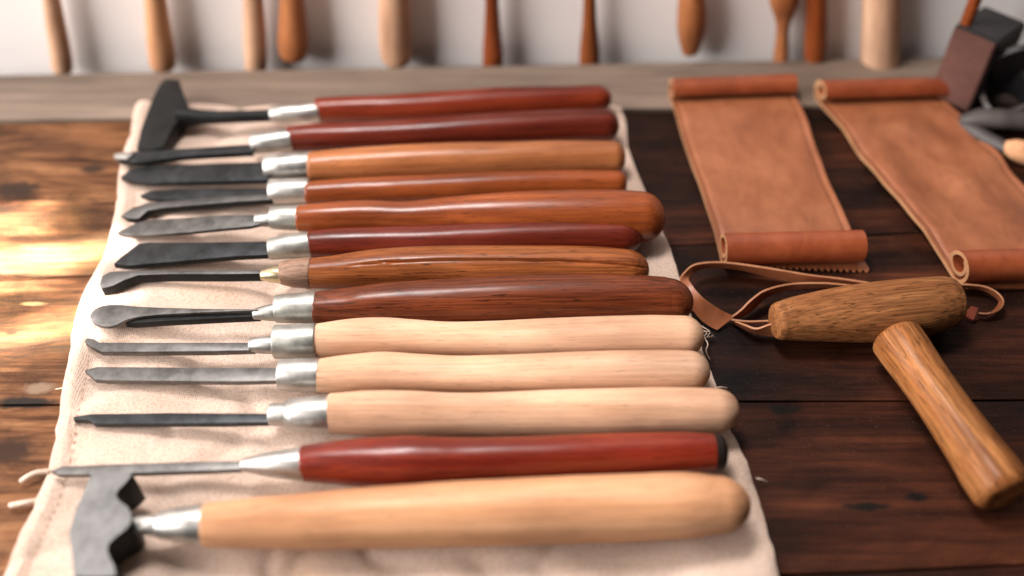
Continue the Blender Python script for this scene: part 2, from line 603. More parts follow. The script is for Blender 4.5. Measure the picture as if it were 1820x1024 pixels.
def box(x0, x1, y0, y1, z0, z1, bev=0.0):
    bm = bmesh.new()
    vs_ = [bm.verts.new((x, y, z)) for z in (z0, z1) for (x, y) in ((x0, y0), (x1, y0), (x1, y1), (x0, y1))]
    for f in ((0, 1, 2, 3), (4, 5, 6, 7), (0, 1, 5, 4), (1, 2, 6, 5), (2, 3, 7, 6), (3, 0, 4, 7)):
        bm.faces.new([vs_[i] for i in f])
    bmesh.ops.recalc_face_normals(bm, faces=bm.faces)
    if bev:
        bmesh.ops.bevel(bm, geom=bm.edges[:], offset=bev, segments=2, affect='EDGES')
    return bm


def tube(pts, r, seg=8, taper=True):
    pts = [Vector(p) for p in pts]
    bm = bmesh.new()
    rings = []
    n = len(pts)
    for i, p in enumerate(pts):
        t = (pts[min(i + 1, n - 1)] - pts[max(i - 1, 0)]).normalized()
        s = t.cross(Vector((0, 0, 1)))
        if s.length < 1e-4:
            s = Vector((1, 0, 0))
        s.normalize()
        u = s.cross(t)
        rr = r * (0.45 if taper and i in (0, n - 1) else 1)
        rings.append([bm.verts.new(p + (s * math.cos(2 * math.pi * k / seg) + u * math.sin(2 * math.pi * k / seg)) * rr) for k in range(seg)])
    for a, b_ in zip(rings, rings[1:]):
        for k in range(seg):
            bm.faces.new((a[k], a[(k + 1) % seg], b_[(k + 1) % seg], b_[k]))
    bm.faces.new(rings[0])
    bm.faces.new(rings[-1])
    return bm


def ribbon(A, B, th, n=8):
    """band between two edge curves (px, py, z), th thick"""
    A = [P(*a) for a in catmull(A, n)]
    B = [P(*b_) for b_ in catmull(B, n)]
    L = len(A)
    bm = bmesh.new()
    front, back = [], []
    for i in range(L):
        t = ((A[min(i + 1, L - 1)] + B[min(i + 1, L - 1)]) - (A[max(i - 1, 0)] + B[max(i - 1, 0)]))
        nrm = t.cross(A[i] - B[i])
        nrm = nrm.normalized() * th / 2 if nrm.length > 1e-9 else Vector((0, 0, th / 2))
        mid = (A[i] + B[i]) / 2
        front.append([bm.verts.new(p + nrm) for p in (A[i], mid, B[i])])
        back.append([bm.verts.new(p - nrm) for p in (A[i], mid, B[i])])
    for i in range(L - 1):
        for k in range(2):
            bm.faces.new((front[i][k], front[i + 1][k], front[i + 1][k + 1], front[i][k + 1]))
            bm.faces.new((back[i][k], back[i][k + 1], back[i + 1][k + 1], back[i + 1][k]))
        for k in (0, 2):
            f = bm.faces.new((front[i][k], back[i][k], back[i + 1][k], front[i + 1][k]))
            f.material_index = 1
    for i in (0, L - 1):
        for k in range(2):
            f = bm.faces.new((front[i][k], front[i][k + 1], back[i][k + 1], back[i][k]))
            f.material_index = 1
    return bm


# ------------------------------------------------------------------ the bench
CLOTH = 0.0060     # top of the cloth above the bench


def ground_line(a, b_):
    p, q = P(*a), P(*b_)
    k = (q.y - p.y) / (q.x - p.x)
    return lambda x: p.y + k * (x - p.x)


XL, XR = -0.75, 0.85
seam_back = ground_line((0, 219), (1820, 186))
seam_mid = ground_line((0, 499), (1820, 404))
seam_front = ground_line((0, 720), (1820, 711))
seam_near = ground_line((0, 1085), (1820, 1003))
edge_near = lambda x: 0.16
board_back = ground_line((0, 137), (1640, 107))

top = build('table_top', box(XL, XR, 0.165, 0.76, -0.045, -0.026), 'gap')
tag(top, 'old dark stained plank workbench top, worn bare at the left', None, None, 'structure')


def plank(lo, hi, name='plank', mat='bench', z=0.0, gap=0.0005):
    pts = []
    xs = [XL + (XR - XL) * i / 24 for i in range(25)]
    wob = lambda x, s: 0.0006 * noise.noise(Vector((x * 9, s * 3.1, 0.3)))
    pts = [Vector((x, lo(x) + gap + wob(x, 1 + lo(0)), z)) for x in xs]
    pts += [Vector((x, hi(x) - gap + wob(x, 2 + hi(0)), z)) for x in reversed(xs)]
    bm = plate(pts, 0.026, bev=0.0008)
    return build(name, bm, mat, top)


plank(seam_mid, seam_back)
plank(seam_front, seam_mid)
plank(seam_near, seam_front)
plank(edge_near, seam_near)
rb = plank(seam_back, board_back, 'rear_board', 'board', 0.002)

WALL_Y = board_back(0) + 0.022
wall = build('wall', box(-1.2, 1.3, WALL_Y, WALL_Y + 0.03, -0.3, 0.9), 'plaster')
tag(wall, 'plain white plaster wall behind the workbench', None, None, 'structure')

# ------------------------------------------------------------------ canvas roll
left_px = [(246, 182), (236, 205), (222, 262), (210, 312), (205, 370), (186, 445), (150, 520), (135, 555), (124, 615), (116, 660),
           (102, 730), (84, 820), (52, 915), (18, 985), (-12, 1050), (-60, 1140)]
right_px = [(1104, 186), (1112, 210), (1120, 262), (1146, 335), (1182, 410), (1202, 470), (1232, 555), (1252, 615), (1272, 680),
            (1298, 748), (1328, 815), (1352, 885), (1372, 955), (1388, 1024), (1400, 1075), (1425, 1140)]
LP = [P(x, y, CLOTH) for x, y in catmull(left_px, 6)]
RP = [P(x, y, CLOTH) for x, y in catmull(right_px, 6)]
NV, NU = len(LP), 150


def cloth_h(x, y, u, v):
    h = 0.0010 * noise.noise(Vector((x * 22, y * 30, 1.7)))
    h += 0.0005 * noise.noise(Vector((x * 60 + 5, y * 70, 4.1)))
    for k, (sx, sy, ph, am) in enumerate(((13, 16, 3.3, 0.0034), (21, 26, 9.1, 0.0020))):
        w = noise.noise(Vector((x * sx - y * sy * 0.7, y * sy + x * 5, ph)))
        h -= am * max(0.0, 1 - abs(w) * 4.0) ** 1.6
    near = min(1.0, max(0.0, (0.33 - y) / 0.06))
    h += near * 0.0026 * (noise.noise(Vector((x * 24 + y * 26, y * 12, 8.8))) - 0.4)
    return min(h, 0.0008)


bm = bmesh.new()
rows_t, rows_b = [], []
for j in range(NV):
    v = j / (NV - 1)
    rt, rb_ = [], []
    for i in range(NU + 1):
        u = i / NU
        p = LP[j].lerp(RP[j], u)
        # slightly ragged edges
        if i in (0, NU):
            p = p + Vector((0.0007 * noise.noise(Vector((p.y * 160, u * 7, 0))), 0, 0))
        h = cloth_h(p.x, p.y, u, v)
        dl = (p - LP[j]).length
        dr = (p - RP[j]).length
        hem = 0.0016 if dl < 0.0095 else 0.0
        if 0.0080 < dl < 0.0112:
            hem = 0.0001
        edge = min(dl, dr, (1 - v) * 0.5 + 0.01)
        drop = 0.0012 * max(0, 1 - edge / 0.004) ** 2
        z = max(CLOTH - 0.0004 + h + hem - drop, 0.0018)
        rt.append(bm.verts.new((p.x, p.y, z)))
        rb_.append(bm.verts.new((p.x, p.y, 0.0007)))
    rows_t.append(rt)
    rows_b.append(rb_)
for j in range(NV - 1):
    for i in range(NU):
        bm.faces.new((rows_t[j][i], rows_t[j][i + 1], rows_t[j + 1][i + 1], rows_t[j + 1][i]))
        bm.faces.new((rows_b[j][i], rows_b[j + 1][i], rows_b[j + 1][i + 1], rows_b[j][i + 1]))
    for i in (0, NU):
        bm.faces.new((rows_t[j][i], rows_t[j + 1][i], rows_b[j + 1][i], rows_b[j][i]))
for j in (0, NV - 1):
    for i in range(NU):
        bm.faces.new((rows_t[j][i], rows_t[j][i + 1], rows_b[j][i + 1], rows_b[j][i]))
roll = empty('tool_roll', (-0.02, 0.42, 0.0))
tag(roll, 'unrolled beige canvas tool roll with stitched hem, spread under the row of carving tools', 'tool roll')
build('canvas_sheet', bm, 'canvas', roll)
# stitches of the hem, too small to pick apart
bm = bmesh.new()
acc = 0.0
for j in range(2, NV - 3):
    a, b_ = LP[j], LP[j + 1]
    d = (RP[j] - LP[j]).normalized()
    seglen = (b_ - a).length
    cnt = max(1, int(seglen / 0.0042))
    for k in range(cnt):
        for off in (0.0095,):
            p = a.lerp(b_, (k + 0.2) / cnt) + d * off
            q = a.lerp(b_, (k + 0.75) / cnt) + d * (off + 0.0003)
            pz = CLOTH + cloth_h(p.x, p.y, 0, 0) + 0.0002
            p.z = q.z = pz
            t_ = tube([p - Vector((0, 0, 0.0005)), p.lerp(q, 0.5) + Vector((0, 0, 0.0004)), q - Vector((0, 0, 0.0005))], 0.00035, 5)
            me_ = bpy.data.meshes.new('tmp')
            t_.to_mesh(me_)
            bm.from_mesh(me_)
            bpy.data.meshes.remove(me_)
            t_.free()
st = build('hem_stitching', bm, 'stitch', roll)
tag(st, kind='stuff')
# loose tie cords sticking out at the left and frayed threads along the right edge
for pts in ([(88, 838, .0035), (66, 840, .005), (48, 848, .005), (36, 857, .003)],
            [(66, 890, .003), (48, 893, .0045), (32, 896, .0045), (16, 899, .003)]):
    build('tie_cord', tube([P(*p) for p in catmull(pts, 5)], 0.0012), 'thread', roll)
fr = [[(1244, 578, .004), (1252, 583, .007), (1262, 590, .006), (1258, 598, .004), (1266, 600, .002)],
      [(1247, 586, .004), (1256, 592, .008), (1250, 600, .005), (1268, 597, .003)],
      [(1252, 600, .003), (1258, 612, .005), (1255, 624, .006), (1262, 640, .003)],
      [(1246, 592, .004), (1258, 589, .009), (1266, 594, .005), (1270, 602, .002)],
      [(1270, 690, .004), (1281, 688, .006), (1293, 690, .003)],
      [(1344, 850, .004), (1353, 852, .005), (1364, 857, .002)],
      [(146, 690, .003), (120, 689, .005), (98, 692, .001)]]
for pts in fr:
    build('loose_thread', tube([P(*p) for p in catmull(pts, 5)], 0.00030, 6), 'thread', roll)


# ------------------------------------------------------------------ carving tools
def carving_tool(name, label, cat, handle, hmat, ferr=(), zpad=0.0, end=0.008, endblunt=1.0, mod=None, seg=48,
                 tip=None, black_end=None, start=0.0015):
    """handle / ferrules from their silhouettes in the photo; returns (root, axis height, axis start)"""
    mid = handle[len(handle) // 2]
    rmax = max((b_ - t) / 2 * px2m(P(x, (t + b_) / 2, 0.015)) for x, t, b_ in handle)
    zc = CLOTH + 0.0006 + rmax + zpad
    cs, rs = stations(handle, zc)
    a = cs[-1] - cs[0]
    root = empty(name, (cs[0].x, cs[0].y, CLOTH), math.atan2(a.y, a.x))
    tag(root, label, cat, 'carving tools in a row on the canvas')
    if black_end:
        # dipped end: its own part
        cut = min(len(cs) - 2, max(i for i in range(len(cs)) if catmull(handle, 8)[i][0] <= black_end))
        c2, r2 = cs[cut:], [r * 1.004 for r in rs[cut:]]
        c2, r2 = round_end(list(c2), list(r2), end, blunt=endblunt)
        build('end_cap', lathe_pts(c2, r2, seg), 'blackend', root)
        cs, rs = cs[:cut + 1], rs[:cut + 1]
    else:
        cs, rs = round_end(list(cs), list(rs), end, blunt=endblunt)
    if start:
        cs, rs = round_end(cs, rs, start, 4, start=True, blunt=0.12)
    sd = handle[0][1] * 0.37

    def uneven(s_, th):
        f = 1 + 0.016 * noise.noise(Vector((s_ * 7 + sd, math.cos(th) * 0.9, math.sin(th) * 0.9))) \
            + 0.006 * noise.noise(Vector((s_ * 22, math.cos(th) * 2 + sd, math.sin(th) * 2)))
        return f * (mod(s_, th) if mod else 1.0)

    build('handle', lathe_pts(cs, rs, seg, uneven), hmat, root)
    for nm, sts, mt, bl in ferr:
        c3, r3 = stations(sts, zc, curved=False)
        c3, r3 = round_end(c3, r3, 0.0008, 3, blunt=0.10)
        c3, r3 = round_end(c3, r3, 0.0008, 3, start=True, blunt=bl)
        build(nm, lathe_pts(c3, r3, 40), mt, root)
    return root, zc


def zlin(xa, za, xb, zb):
    # the tip rests on the canvas, the other end sits in the middle of the ferrule
    return lambda x: za + 0.0025 + (zb + 0.0010 - za - 0.0025) * (x - xa) / (xb - xa)


def blade(root, pts, zf, th, mat, name='blade', bottom=None, bev=0.0003, side=None):
    w = [P(x, y, zf(x)) for x, y in pts]
    return build(name, plate(w, th, bev, bottom, bool(side)), [mat, side] if side else mat, root, smooth=True)


def shank(root, pts, mat, name='shank', squash=1.0):
    """tapering round shank from (px, top, bottom, z) stations"""
    cs, rs = [], []
    for x, t, b_, z in pts:
        c = P(x, (t + b_) / 2, z)
        cs.append(c)
        rs.append((b_ - t) / 2 * px2m(c))
    return build(name, lathe_pts(cs, rs, 24, squash=squash), mat, root)


C = CLOTH
# 1 adze with black iron head, farthest
r, z = carving_tool('hand_adze', 'red handled adze with a black iron blade, farthest of the row', 'adze',
    [(566, 174, 217), (640, 170, 216), (700, 168, 216), (780, 163, 214), (880, 156, 209), (980, 153, 205), (1060, 152, 200)], 'cherry',
    [('ferrule', [(482, 190, 218), (505, 187, 219), (540, 184, 218), (566, 180, 217)], 'steel', 0.35)], end=0.010)
blade(r, [(286, 146), (296, 140), (318, 142), (326, 165), (334, 186), (322, 205), (308, 225), (297, 245), (289, 262), (268, 266), (243, 264), (250, 232), (262, 198), (274, 168)],
      zlin(243, 0.010, 334, 0.019), 0.006, 'blacksteel', bottom=C + 0.0015)
shank(r, [(318, 188, 230, 0.015), (336, 191, 226, 0.015), (356, 195, 222, 0.0155), (390, 197, 220, z), (440, 196, 218, z), (486, 194, 216, z)], 'blacksteel')
# 2
r, z = carving_tool('carving_chisel', 'dark red handled chisel with a thin pale tipped blade, second from the back', 'chisel',
    [(516, 224, 268), (570, 219, 268), (640, 217, 266), (720, 213, 264), (820, 205, 262), (930, 198, 258), (1030, 194, 254), (1075, 194, 252)], 'darkcherry',
    [('ferrule', [(448, 238, 274), (470, 235, 273), (516, 228, 269)], 'steel', 0.3)], end=0.009)
blade(r, [(450, 256), (450, 270), (380, 274), (330, 277), (292, 282), (262, 287), (232, 288), (214, 284), (204, 280), (206, 273), (250, 268), (330, 264), (400, 259)],
      zlin(204, 0.010, 450, z), 0.0035, 'darksteel')
blade(r, [(203, 281), (202, 274), (214, 271), (232, 270), (236, 274), (224, 282)], zlin(202, 0.0104, 300, z), 0.003, 'steel', 'ground_tip')
# 3
r, z = carving_tool('carving_chisel', 'light orange handled chisel with a broad flat dark blade with pointed tip', 'chisel',
    [(554, 270, 325), (620, 264, 324), (700, 258, 322), (800, 254, 320), (900, 252, 317), (1000, 250, 313), (1090, 251, 310)], 'orange',
    [('ferrule', [(472, 276, 322), (500, 273, 322), (554, 268, 320)], 'steel', 0.3)], end=0.007, endblunt=0.8)
blade(r, [(478, 288), (478, 320), (420, 321), (340, 323), (270, 325), (240, 323), (214, 315), (232, 301), (262, 295), (330, 293), (400, 290)],
      zlin(214, 0.0065, 478, z), 0.0028, 'darksteel')
# 4 fork of two blades
r, z = carving_tool('parting_tool', 'slim orange handled parting tool with two splayed blades', 'chisel',
    [(549, 322, 366), (620, 317, 364), (700, 313, 362), (800, 309, 358), (900, 304, 355), (1000, 302, 352), (1095, 303, 348)], 'amber',
    [('ferrule', [(481, 319, 364), (510, 317, 364), (549, 316, 362)], 'steel', 0.25)], end=0.006, endblunt=0.7)
blade(r, [(484, 336), (484, 343), (420, 347), (350, 353), (290, 355), (264, 353), (249, 347), (268, 339), (310, 336), (400, 335)],
      zlin(249, 0.0065, 484, z), 0.0024, 'darksteel')
blade(r, [(484, 344), (484, 354), (420, 358), (350, 364), (290, 369), (262, 374), (246, 388), (228, 388), (214, 384), (236, 369), (262, 361), (320, 355), (400, 349)],
      zlin(214, 0.0055, 484, z), 0.0042, 'greysteel', side='blacksteel')
# 5
r, z = carving_tool('carving_knife', 'amber handled knife with a bulbous end and a grey pointed blade', 'knife',
    [(534, 364, 412), (590, 359, 413), (650, 356, 412), (720, 358, 414), (800, 350, 418), (900, 342, 424), (1000, 338, 428), (1090, 337, 431), (1140, 340, 432)], 'amber',
    [('ferrule', [(483, 367, 407), (500, 366, 409), (534, 364, 410)], 'alu', 0.2),
     ('neck', [(456, 379, 403), (484, 378, 404)], 'steel', 0.3)], end=0.013)
blade(r, [(462, 382), (462, 398), (445, 402), (400, 406), (330, 413), (260, 418), (225, 418), (208, 413), (240, 397), (262, 391), (330, 387), (400, 382)],
      zlin(208, 0.006, 462, z), 0.0022, 'greysteel')
# 6
r, z = carving_tool('skew_chisel', 'dark red handled skew chisel with a wide angled black blade', 'chisel',
    [(553, 409, 459), (610, 404, 460), (680, 402, 460), (760, 400, 460), (850, 395, 459), (950, 390, 457), (1040, 388, 456), (1100, 390, 455)], 'darkcherry',
    [('ferrule', [(479, 424, 462), (500, 419, 461), (551, 411, 459)], 'alu', 0.25)], end=0.013)
blade(r, [(482, 429), (482, 452), (420, 455), (330, 463), (228, 472), (202, 469), (216, 456), (246, 433), (262, 431), (360, 431)],
      zlin(202, 0.0085, 482, z), 0.0034, 'darksteel', side='blacksteel')
# 7
def crease(s, th):
    # a carved groove along the camera-facing flank
    g = 0.75 * math.pi
    k = 0.86 + 0.30 * math.sin(s * 3.1)
    d = abs(((th - k * 1.0) + math.pi) % (2 * math.pi) - math.pi)
    amp = max(0.0, min(1.0, (s - 0.2) / 0.15)) * max(0.0, min(1.0, (0.97 - s) / 0.05))
    return 1.0 - amp * (0.10 * math.exp(-(d / 0.05) ** 2) + (0.035 if (th < k) else 0.0))
r, z = carving_tool('bent_gouge', 'tan wooden handled gouge with a carved groove and brown collar', 'gouge',
    [(553, 459, 513), (600, 453, 514), (660, 444, 515), (740, 438, 516), (850, 436, 517), (950, 436, 517), (1050, 438, 517), (1110, 442, 516)], 'tan',
    [('collar', [(501, 464, 506), (520, 460, 511), (552, 457, 514)], 'cork', 0.15),
     ('neck', [(466, 480, 499), (480, 475, 502), (500, 472, 505)], 'brass', 0.4)], end=0.013, mod=crease, seg=128)
blade(r, [(470, 480), (470, 486), (400, 487), (300, 487), (245, 489), (222, 497), (200, 508), (181, 513), (177, 506), (182, 490), (196, 483), (240, 481), (330, 480)],
      zlin(177, 0.0085, 470, z), 0.0060, 'greysteel', side='blacksteel')
# 8
def facet(s, th):
    a = max(0.0, 1 - abs(s - 0.10) / 0.10)
    d = abs(((th - 1.5) + math.pi) % (2 * math.pi) - math.pi)
    return 1.0 - 0.07 * min(a * 4, 1) * max(0, 1 - d / 0.6)
r, z = carving_tool('spoon_gouge', 'thick dark brown handled gouge with a spoon shaped grey tip', 'gouge',
    [(563, 518, 576), (610, 512, 578), (680, 503, 580), (760, 497, 580), (860, 491, 579), (980, 486, 578), (1080, 486, 577), (1170, 491, 575), (1190, 494, 574)], 'walnut',
    [('ferrule', [(492, 524, 574), (515, 522, 575), (561, 518, 575)], 'alu', 0.15),
     ('neck', [(452, 549, 568), (470, 543, 570), (492, 538, 572)], 'alu', 0.4)], end=0.012, mod=facet, seg=96)
blade(r, catmull([(458, 549), (380, 549), (300, 547), (250, 545), (215, 542), (190, 542), (170, 549), (160, 561), (166, 573), (184, 580), (205, 578), (228, 567), (270, 560), (340, 556), (458, 551)], 4),
      zlin(160, 0.0075, 458, z + 0.003), 0.0018, 'greysteel')
blade(r, [(462, 552), (462, 562), (380, 566), (300, 570), (240, 574), (222, 573), (240, 566), (300, 559), (380, 555)],
      zlin(160, 0.0055, 458, z), 0.004, 'blacksteel', 'blade_side')
# 9
r, z = carving_tool('carving_chisel', 'pale wooden handled chisel with a dull grey ferrule, next to the dark brown handle', 'chisel',
    [(564, 575, 634), (620, 567, 636), (680, 564, 634), (740, 568, 632), (800, 572, 632), (880, 570, 633), (960, 566, 634), (1060, 562, 635), (1150, 560, 635), (1215, 561, 634)], 'pale',
    [('ferrule', [(490, 577, 638), (520, 576, 638), (561, 574, 637)], 'alu', 0.08),
     ('neck', [(446, 601, 627), (465, 598, 629), (490, 596, 630)], 'steel', 0.25)], end=0.010)
blade(r, [(452, 609), (452, 622), (380, 624), (260, 625), (180, 625), (163, 616), (150, 607), (154, 601), (168, 603), (176, 609), (300, 609)],
      zlin(150, 0.0065, 452, z), 0.0034, 'greysteel')
# 10
r, z = carving_tool('carving_chisel', 'middle one of the three pale handled chisels, with a straight grey blade', 'chisel',
    [(569, 637, 697), (620, 630, 699), (680, 625, 698), (750, 629, 697), (820, 632, 697), (900, 630, 698), (1000, 626, 699), (1100, 623, 700), (1180, 622, 700), (1225, 623, 698)], 'pale',
    [('ferrule', [(499, 639, 694), (520, 637, 696), (567, 636, 697)], 'steel', 0.12)], end=0.010)
blade(r, [(503, 654), (503, 676), (420, 678), (300, 677), (190, 676), (168, 674), (150, 658), (172, 652), (300, 653)],
      zlin(150, 0.006, 503, z), 0.003, 'greysteel')
# 11
r, z = carving_tool('carving_chisel', 'longest pale handled chisel with a stepped ferrule, beside the red handle', 'chisel',
    [(589, 699, 770), (650, 694, 773), (720, 694, 773), (800, 698, 772), (880, 697, 772), (980, 693, 772), (1080, 690, 772), (1180, 688, 771), (1270, 690, 769)], 'pale',
    [('ferrule', [(482, 717, 757), (508, 715, 759), (513, 710, 764), (524, 708, 767), (587, 701, 770)], 'steel', 0.12)], end=0.011, endblunt=0.85)
blade(r, [(485, 735), (485, 750), (400, 752), (260, 753), (168, 753), (158, 746), (130, 745), (130, 741), (160, 736), (300, 734)],
      zlin(130, 0.0065, 485, z), 0.0032, 'darksteel')
# 12
r, z = carving_tool('carving_chisel', 'glossy red handled chisel with a black end and thin blade', 'chisel',
    [(541, 791, 856), (600, 783, 861), (660, 777, 866), (720, 774, 869), (770, 776, 866), (830, 778, 861), (920, 776, 857), (1030, 772, 852), (1130, 769, 846), (1220, 768, 840), (1278, 772, 836)], 'redlac',
    [('ferrule', [(432, 815, 838), (450, 810, 842), (480, 803, 848), (541, 794, 856)], 'steel', 0.35)], end=0.0035, black_end=1272, endblunt=0.7)
blade(r, [(436, 819), (436, 833), (380, 836), (260, 840), (150, 843), (104, 843), (90, 837), (110, 829), (180, 826), (300, 822)],
      zlin(90, 0.008, 436, z), 0.003, 'greysteel')
# 13
r, z = carving_tool('hand_adze', 'thick honey coloured handled adze with a wide grey notched blade, nearest', 'adze',
    [(369, 894, 972), (440, 886, 974), (540, 877, 975), (660, 866, 974), (780, 858, 971), (900, 852, 968), (1020, 846, 965), (1130, 842, 961), (1220, 840, 956), (1275, 846, 948)], 'honey',
    [('ferrule', [(284, 909, 956), (300, 905, 960), (367, 896, 971)], 'steel', 0.15),
     ('neck', [(232, 918, 948), (250, 916, 951), (284, 914, 953)], 'steel', 0.35)], end=0.014)
blade(r, [(162, 840), (198, 838)] + catmull([(236, 841), (224, 857), (208, 874), (210, 888), (226, 900), (234, 920), (226, 938), (206, 954), (192, 970), (194, 988), (203, 1006), (206, 1023)], 3) + [(170, 1026), (131, 1024), (128, 985), (122, 950), (134, 906), (152, 868)],
      zlin(122, 0.016, 236, 0.0275), 0.006, 'adzesteel', bottom=C + 0.002, side='blacksteel')
shank(r, [(205, 905, 952, 0.0155), (236, 914, 950, z)], 'blacksteel')

# ------------------------------------------------------------------ wooden mallet
HZ = 0.0175
msts = [(1392, 532, 602), (1412, 525, 604), (1480, 510, 606), (1560, 498, 607), (1630, 491, 599), (1676, 488, 584), (1690, 490, 578)]
cs, rs = stations(msts, HZ)
a = cs[-1] - cs[0]
mal = empty('wooden_mallet', (P(1560, 560, 0).x, P(1560, 560, 0).y, 0.0), math.atan2(a.y, a.x))
tag(mal, 'worn oak mallet with a barrel shaped head and round handle', 'mallet')
cs, rs = round_end(list(cs), list(rs), 0.0025, 5, blunt=0.18)
cs, rs = round_end(cs, rs, 0.0045, 7, start=True, blunt=0.22)


def lump(s, th):
    return 1 + 0.012 * noise.noise(Vector((s * 5, math.cos(th) * 1.2, math.sin(th) * 1.2)))


minz = min(c.z - r_ for c, r_ in zip(cs, rs))
cs = [c + Vector((0, 0, 0.0006 - minz)) for c in cs]
build('head', lathe_pts(cs, rs, 64, lump), 'oakhead', mal)

# handle: its own frame so that the grain follows it
h0, h1 = P(1596, 606, 0.0175), P(1778, 866, 0.0145)
ha = h1 - h0
hroot = empty('handle_frame', (h0.x, h0.y, 0), math.atan2(ha.y, ha.x))
hl = ha.length
hc, hr = [], []
for s, rad in ((0, 0.0126), (0.1, 0.0125), (0.3, 0.0115), (0.5, 0.0114), (0.75, 0.0121), (0.9, 0.0131), (1.0, 0.0132)):
    hc.append(h0 + ha * s)
    hr.append(rad)
tmp = catmull([(c.x, c.y, c.z, r_) for c, r_ in zip(hc, hr)], 6)
hc = [Vector(t[:3]) for t in tmp]
hr = [t[3] for t in tmp]
hc, hr = round_end(hc, hr, 0.005, 7, blunt=0.30)
hc, hr = round_end(hc, hr, 0.0035, 6, start=True, blunt=0.24)
ho = build('handle', lathe_pts(hc, hr, 56, lump), 'oak', None, frame=hroot)
hm = local_mat(mal).inverted() @ local_mat(hroot)
ho.parent = mal
ho.location = hm.to_translation()
ho.rotation_euler = hm.to_euler()
bpy.data.objects.remove(hroot)
tn = h0 - ha.normalized() * 0.010 - Vector((0, 0, 0.004))
bm = lathe_pts([tn, h0 + ha.normalized() * 0.002], [0.0065, 0.0065], 32)
build('tenon', bm, 'oak', mal)


# ------------------------------------------------------------------ leather strips with rolled ends
def leather_strip(corners, rt, rbm, label, waves, z0=0.0012, th=0.0022):
    TL, TR, BR, BL = [P(x, y, 0.002) for x, y in corners]
    ctr = (TL + TR + BR + BL) / 4
    wdir = (TR - TL).normalized()
    root = empty('leather_strip', (ctr.x, ctr.y, 0), 0.0)
    tag(root, label, 'leather strip', 'leather strips with rolled ends')
    Ld = ((TL + TR) / 2 - (BL + BR) / 2)
    L = Ld.length
    Ld.normalize()

    def at(u, s, z):
        base = BL.lerp(BR, u).lerp(TL.lerp(TR, u), s)
        return Vector((base.x, base.y, z))

    def sweep(path, nu, name, mats):
        """path of (s, z) with thickness towards its normal"""
        bm = bmesh.new()
        A, B = [], []
        n = len(path)
        for i, (s, z) in enumerate(path):
            s0, z0_ = path[max(i - 1, 0)]
            s1, z1_ = path[min(i + 1, n - 1)]
            d = Vector(((s1 - s0) * L, z1_ - z0_))
            d.normalize()
            nx, nz = -d.y, d.x
            ra, rb2 = [], []
            for k in range(nu + 1):
                u = k / nu
                e = 0.004 * noise.noise(Vector((s * 6, u * 2 + rt * 50, 0))) if k in (0, nu) else 0
                p = at(u + e, s, z)
                dz = (waves(u, s) - (0.0007 if k in (2, nu - 2) else 0)) if name == 'sheet' else 0
                ra.append(bm.verts.new(p + Vector((0, 0, dz))))
                q = p + Ld * nx * th + Vector((0, 0, nz * th + dz))
                rb2.append(bm.verts.new(q))
            A.append(ra)
            B.append(rb2)
        for i in range(n - 1):
            for k in range(nu):
                bm.faces.new((A[i][k], A[i + 1][k], A[i + 1][k + 1], A[i][k + 1]))
                bm.faces.new((B[i][k], B[i][k + 1], B[i + 1][k + 1], B[i + 1][k]))
            for k in (0, nu):
                f = bm.faces.new((A[i][k], B[i][k], B[i + 1][k], A[i + 1][k]))
                f.material_index = 1
        for i in (0, n - 1):
            for k in range(nu):
                f = bm.faces.new((A[i][k], A[i][k + 1], B[i][k + 1], B[i][k]))
                f.material_index = 1
        return build(name, bm, mats, root)

    path = [(0.0 + i / 40, z0) for i in range(41)]
    sweep(path, 48, 'sheet', ['leather', 'rawedge'])
    # rolled ends: the sheet curls up and over, inwards
    for far, r0 in ((True, rt), (False, rbm)):
        path = []
        steps = 44
        for i in range(steps + 1):
            a_ = -math.pi / 2 + 2 * math.pi * 1.42 * i / steps
            rr = r0 - max(0, (a_ + math.pi / 2 - 1.45 * math.pi)) / (2 * math.pi) * 0.0055
            ds = math.cos(a_) * rr / L
            zz = z0 + r0 + math.sin(a_) * rr
            if a_ < 1.55 * math.pi:
                pass
            path.append(((1.0 + ds) if far else (0.0 - ds), zz + (0.0028 if a_ > math.pi else 0)))
        if far:
            sweep(path, 10, 'rolled_end', ['leather_out', 'rawedge'])
        else:
            # thickness grows to the other side here, so sweep it mirrored
            sweep([(s, z) for s, z in path[::-1]], 10, 'rolled_end', ['leather_out', 'rawedge'])
    return root, at, L


def wave1(u, s):
    e = min(s, 1 - s) * 8
    return min(e, 1) * (0.0022 + 0.0016 * math.sin(s * 7 + u * 1.5) + 0.0008 * noise.noise(Vector((u * 3, s * 6, 1))))


def wave2(u, s):
    e = min(s, 1 - s) * 5
    return min(e, 1) * (0.0030 + 0.0016 * math.sin(s * 6.6 + 0.6 + u * 0.8) + 0.002 * noise.noise(Vector((u * 4, s * 7, 5)))
                        + 0.003 * math.exp(-((s - 0.42 - (u - .5) * .35) / 0.06) ** 2) * max(0, u - .15))


l1, at1, L1 = leather_strip([(1190, 176), (1408, 168), (1524, 456), (1281, 462)], 0.0078, 0.0090,
    'tan leather strip with both ends rolled, lying behind the mallet head and looped strap', wave1)
